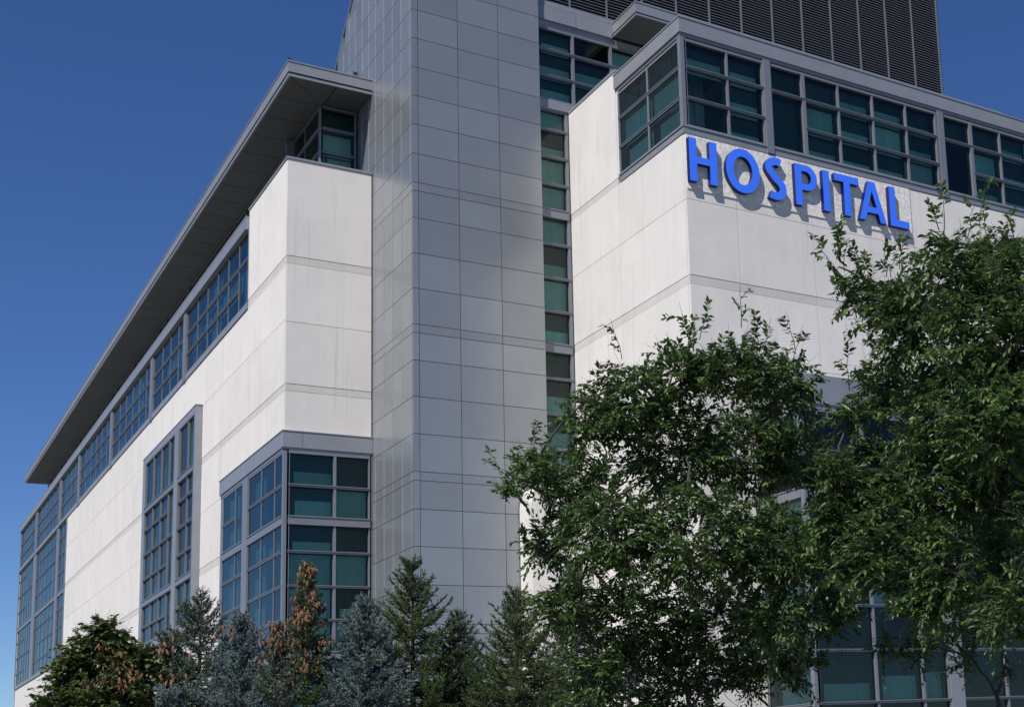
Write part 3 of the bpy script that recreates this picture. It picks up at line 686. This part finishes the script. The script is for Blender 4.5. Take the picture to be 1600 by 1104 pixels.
def spruce(name, tip, slope, mat, label, seed, z0=2.5, cones=0, lean=(0, 0), nlen=.022, droop=.0, gap=.17, dense=1.0, conespan=1.3):
    r = np.random.default_rng(seed); tip = np.array(tip, float); Ht = tip[2]
    base = np.array([tip[0] + lean[0], tip[1] + lean[1], 0.]); T = thing(name, tuple(base), label, 'tree', 'spruces in front of the hospital')
    tb = Tubes(); ax = lambda z: base + (tip - base) * (z / Ht)
    tb.add(np.stack([ax(z) for z in np.linspace(0, Ht - .05, 10)]), np.linspace(.085, .006, 10), 8)
    ST, DI, LE = [], [], []          # twig start, direction, length
    tipsites = []
    ST.append(ax(Ht - .28)); DI.append(unit(tip - base)); LE.append(.26)
    z = Ht - .16; k = 0
    while z > z0:
        R = slope * (Ht - z) ** .92 + .05
        nb = 5 if Ht - z < .4 else (7 if Ht - z < 1.0 else 9)
        ph = r.uniform(0, 6.28)
        for b in range(nb):
            zz = z + r.uniform(-.06, .06); az = ph + b * 2 * math.pi / nb + r.normal(0, .18); Lb = R * r.uniform(.65, 1.15)
            el = np.interp(Ht - z, [0, .5, 1.3, 3], [.95, .55, .15, -.05]) - droop + r.normal(0, .08)
            h = np.array([math.cos(az), math.sin(az), 0]); p0 = ax(zz)
            m = max(4, int(Lb / .045)); t = np.linspace(0, 1, m)
            pts = p0 + h * (Lb * t * math.cos(el))[:, None] + np.array([0, 0, 1.]) * (Lb * (math.sin(el) * t - .16 * np.sin(t * 3.1) * .5 + .14 * t ** 3))[:, None]
            tb.add(pts, np.linspace(.010, .003, m), 4)
            d = unit(np.gradient(pts, axis=0)); sd = unit(np.cross(d, [0, 0, 1.]))
            tipsites.append((pts[-1], Ht - z))
            for q in range(1, m):
                s = t[q]
                if s < .18 and Lb > .4: continue
                lt = np.clip(.30 * Lb * (1.15 - s) , .07, .26)
                for sg in (1, -1):
                    dd = unit(d[q] * .75 + sd[q] * sg * .8 + np.array([0, 0, r.normal(-.02, .22)]))
                    nseg = 1 if lt < .15 else 2
                    ll = lt / nseg * r.uniform(.8, 1.2)
                    for e in range(nseg):
                        ST.append(pts[q] + dd * ll * e); DI.append(unit(dd + r.normal(0, .12, 3))); LE.append(ll * 1.1)
                    if lt > .14 and r.random() < .8 * dense:
                        ST.append(pts[q] + dd * lt * .45); DI.append(unit(dd * .6 + d[q] * .8 + r.normal(0, .25, 3))); LE.append(lt * .5)
                for _ in range(2):
                    if r.random() < .85 * dense: ST.append(pts[q]); DI.append(unit(d[q] * .7 + np.array([0, 0, .6]) + r.normal(0, .45, 3))); LE.append(r.uniform(.06, .11))
            ST.append(pts[-2]); DI.append(d[-1]); LE.append(.10)
        z -= gap * .68 * r.uniform(.75, 1.25) * np.interp(Ht - z, [0, 1, 3], [.75, 1, 1.15]); k += 1
    ST, DI, LE = np.array(ST), np.array(DI), np.array(LE)
    # needles
    VV = []
    nvar = 8
    for kv in range(nvar):
        idx = np.arange(kv, len(ST), nvar)
        if not len(idx): continue
        b_, d_, w_ = needles(34, 1, r)
        y = DI[idx]; x = unit(np.cross(y, r.normal(size=y.shape))); zz = np.cross(x, y); Rm = np.stack([x, y, zz], 2)   # columns
        B = ST[idx][:, None] + np.einsum('nij,kj->nki', Rm, b_) * LE[idx][:, None, None]
        Dn = np.einsum('nij,kj->nki', Rm, d_); Wn = np.einsum('nij,kj->nki', Rm, w_)
        ln = nlen * r.uniform(.8, 1.2, B.shape[:2])[..., None]
        VV.append(np.stack([B - Wn * .0042, B + Wn * .0042, B + Dn * ln], 2).reshape(-1, 3))
    v = np.concatenate(VV); f = np.arange(len(v)).reshape(-1, 3)
    tb.build('trunk', M['sbark'], T); np_mesh('crown', v, f, M[mat], T)
    if cones:
        sites = [s for s in tipsites if .12 < s[1] < conespan]; r.shuffle(sites)
        allc = []
        fs = np.array([(q * 7 + e, q * 7 + (e + 1) % 7, (q + 1) * 7 + (e + 1) % 7, (q + 1) * 7 + e) for q in range(4) for e in range(7)])
        for (p, dz) in sites[:cones]:
            inw = p - np.array([ax(p[2])[0], ax(p[2])[1], p[2]])
            for c in range(int(r.integers(10, 19))):
                o = p + unit(inw) * r.uniform(-.16, .05) + r.normal(0, .04, 3)
                L = r.uniform(.06, .09); R0 = r.uniform(.013, .017)
                dn = unit(np.array([r.normal(0, .25), r.normal(0, .25), -1.])); u = unit(np.cross(dn, [1., .3, 0])); w_ = np.cross(dn, u)
                prof = [(0, .35), (.2, .95), (.5, 1.0), (.8, .72), (1, .15)]
                an = np.arange(7) * 2 * math.pi / 7
                allc.append(np.concatenate([o + dn * L * t + R0 * pr * (np.cos(an + q * .45)[:, None] * u + np.sin(an + q * .45)[:, None] * w_) for q, (t, pr) in enumerate(prof)]))
        allc.sort(key=lambda c: c[:, 1].mean() + c[:, 0].mean() * .4)          # those towards the street show largest
        for c in allc[:100]: np_mesh('cone', c, fs, M['cone'], T)
        if len(allc) > 100:
            rest = allc[100:]
            o = np_mesh('cone', np.concatenate(rest), np.concatenate([fs + 35 * i for i in range(len(rest))]), M['cone'], T); o['kind'] = 'stuff'
    return T

spruce('spruce', (6.57, 18.89, 4.70), .48, 'green', 'tall dark green spruce with a clean pointed tip before the metal tower', 101, nlen=.022, gap=.19)
spruce('spruce', (5.0, 18.36, 4.50), .20, 'green', 'narrow spruce whose top is hung thickly with brown cones', 102, cones=40, conespan=1.6, gap=.17, dense=.5)
spruce('spruce', (4.3, 17.0, 3.54), .26, 'mid', 'short cone-laden spruce beside the taller narrow one thick with cones', 103, cones=12, conespan=.9, gap=.16, dense=.6)
spruce('spruce', (5.68, 18.15, 4.03), .42, 'bluen', 'pale silver blue spruce between the cone-laden one and the tall green one', 104, nlen=.024, gap=.15, dense=1.2)
spruce('spruce', (4.1, 20.1, 4.31), .46, 'mid', 'grey green spruce with a slender tip against the white wall beside the projecting window', 105, gap=.17)
spruce('spruce', (4.2, 18.25, 3.79), .48, 'bluen', 'blue green spruce with few cones, between the slender spruce and the short cone-laden one', 106, cones=5, conespan=.6, gap=.15, dense=1.2)
spruce('spruce', (3.45, 18.7, 3.63), .42, 'mid', 'grey green spruce with brown cones under its tip, next to the brown-seeded tree', 107, cones=12, conespan=.9, gap=.16)
spruce('spruce', (7.3, 19.1, 3.97), .5, 'mid', 'smaller grey green spruce between the tall pointed green one and the bushy green one', 108, gap=.17)
spruce('spruce', (7.7, 18.0, 4.16), .52, 'green', 'bushy dark green spruce at the foot of the spreading street tree', 109, gap=.16)
spruce('spruce', (9.2, 19.3, 4.75), .42, 'mid', 'grey blue spruce hidden behind the spreading street tree, one cone clump at its tip', 110, cones=3, conespan=.5, gap=.17)
spruce('spruce', (8.3, 15.9, 3.25), .55, 'bluen', 'low pale blue spruce in the shade below the spreading street tree', 111, gap=.15)
spruce('spruce', (3.2, 17.3, 2.85), .5, 'bluen', 'low wide blue spruce beside the brown-seeded tree', 112, gap=.15)

# seeded broadleaf tree at the left
def px_lobes():
    return [[2.62, 18.1, 3.66, .2], [2.78, 18.0, 3.45, .24], [2.42, 18.0, 3.4, .24], [2.5, 18.0, 3.25, .33], [2.95, 17.9, 3.25, .3], [2.35, 18.1, 3.12, .32], [2.98, 18.2, 3.0, .28], [2.7, 17.7, 2.85, .45], [2.2, 17.9, 2.75, .33], [1.95, 18.1, 2.6, .25], [1.75, 18.0, 2.48, .22], [1.55, 18.1, 2.38, .2], [2.85, 17.9, 2.6, .35], [2.4, 17.8, 2.45, .45], [1.9, 18.0, 2.3, .3]]
bt = broadleaf('seed_tree', (2.5, 18.0, 0), 1.3, .09, px_lobes(), 'rounded green broadleaf tree dotted with brown seed clusters beside the row of spruces', 'tree', 1000, leaf=(.05, .075), tpl=LEAF_WIDE, mat='linden', seed=21, nl=13, shoots=0)
r = np.random.default_rng(5)
P, D = [], []
for c in [(2.62, 17.62, 3.36), (2.70, 17.58, 3.2), (2.80, 17.5, 3.05), (2.95, 17.5, 2.98), (2.55, 17.4, 2.96), (2.4, 17.45, 2.88), (2.66, 17.3, 2.9), (2.85, 17.35, 2.85)]:
    n = 13; P.append(np.array(c) + r.normal(0, (.09, .07, .06), (n, 3))); D.append(np.array([0, 0, -1.]) + r.normal(0, .35, (n, 3)))
P, D = np.concatenate(P), np.concatenate(D)
sd_ = leaves_mesh('seeds', P, D, r.normal(size=P.shape), r.uniform(.05, .08, len(P)), LEAF_LONG, M['seed'], bt); sd_['kind'] = 'stuff'

# ------------------------------------------------------------------ ground
mb = MB(); mb.face([(-1500, -1500, 0), (1500, -1500, 0), (1500, 1500, 0), (-1500, 1500, 0)])
gr_ = mb.build('ground', M['ground']); gr_['kind'] = 'structure'; gr_['label'] = 'lawn and paving around the hospital'

# ------------------------------------------------------------------ light, sky, camera
sd = Vector((-.56, -.335, .76)).normalized()                        # towards the sun
sun = bpy.data.lights.new('sun', 'SUN'); sun.energy = 4.2; sun.angle = math.radians(.53); sun.color = (1, .955, .89)
so = bpy.data.objects.new('sun', sun); COL.objects.link(so); so.rotation_euler = sd.to_track_quat('Z', 'Y').to_euler(); so.location = (-30, -30, 60)
wd = bpy.data.worlds.new('World'); S.world = wd; wd.use_nodes = True
nt = wd.node_tree; bg = nt.nodes['Background']; sk = nt.nodes.new('ShaderNodeTexSky'); sk.sky_type = 'NISHITA'; sk.sun_disc = False
sk.sun_elevation = math.asin(sd.z); sk.sun_rotation = math.atan2(sd.x, sd.y); sk.altitude = 1500; sk.air_density = 1.0; sk.dust_density = 0.0; sk.ozone_density = 7.0
hs = nt.nodes.new('ShaderNodeHueSaturation'); hs.inputs['Saturation'].default_value = 1.12; hs.inputs['Hue'].default_value = .509                # deep polarised blue
nt.links.new(sk.outputs[0], hs.inputs['Color']); nt.links.new(hs.outputs[0], bg.inputs['Color']); bg.inputs['Strength'].default_value = .076

cam = bpy.data.cameras.new('camera'); co = bpy.data.objects.new('camera', cam); COL.objects.link(co); S.camera = co
Rm = np.array([0.8046923717301759, -0.5907494705454653, -0.059036005365510735, 0.0562982119201047, 0.17491928666507006, -0.9829718991340405, 0.5910166649205953, 0.7876663673173022, 0.174014354532324]).reshape(3, 3)
right, up_, back = Rm[0], -Rm[1], -Rm[2]
co.matrix_world = Matrix(((right[0], up_[0], back[0], 0), (right[1], up_[1], back[1], 0), (right[2], up_[2], back[2], 1.65), (0, 0, 0, 1)))
cam.sensor_width = 36; cam.sensor_fit = 'HORIZONTAL'; cam.lens = 2159.64 / 1600 * 36
cam.shift_x = (800 - 1322.0) / 1600; cam.shift_y = (794.67 - 552) / 1600
cam.clip_start = .1; cam.clip_end = 5000
S.view_settings.view_transform = 'Standard'; S.view_settings.look = 'None'; S.view_settings.gamma = 1; S.view_settings.exposure = .38
S.cycles.max_bounces = 8; S.cycles.transparent_max_bounces = 16; S.cycles.glossy_bounces = 4; S.cycles.diffuse_bounces = 3
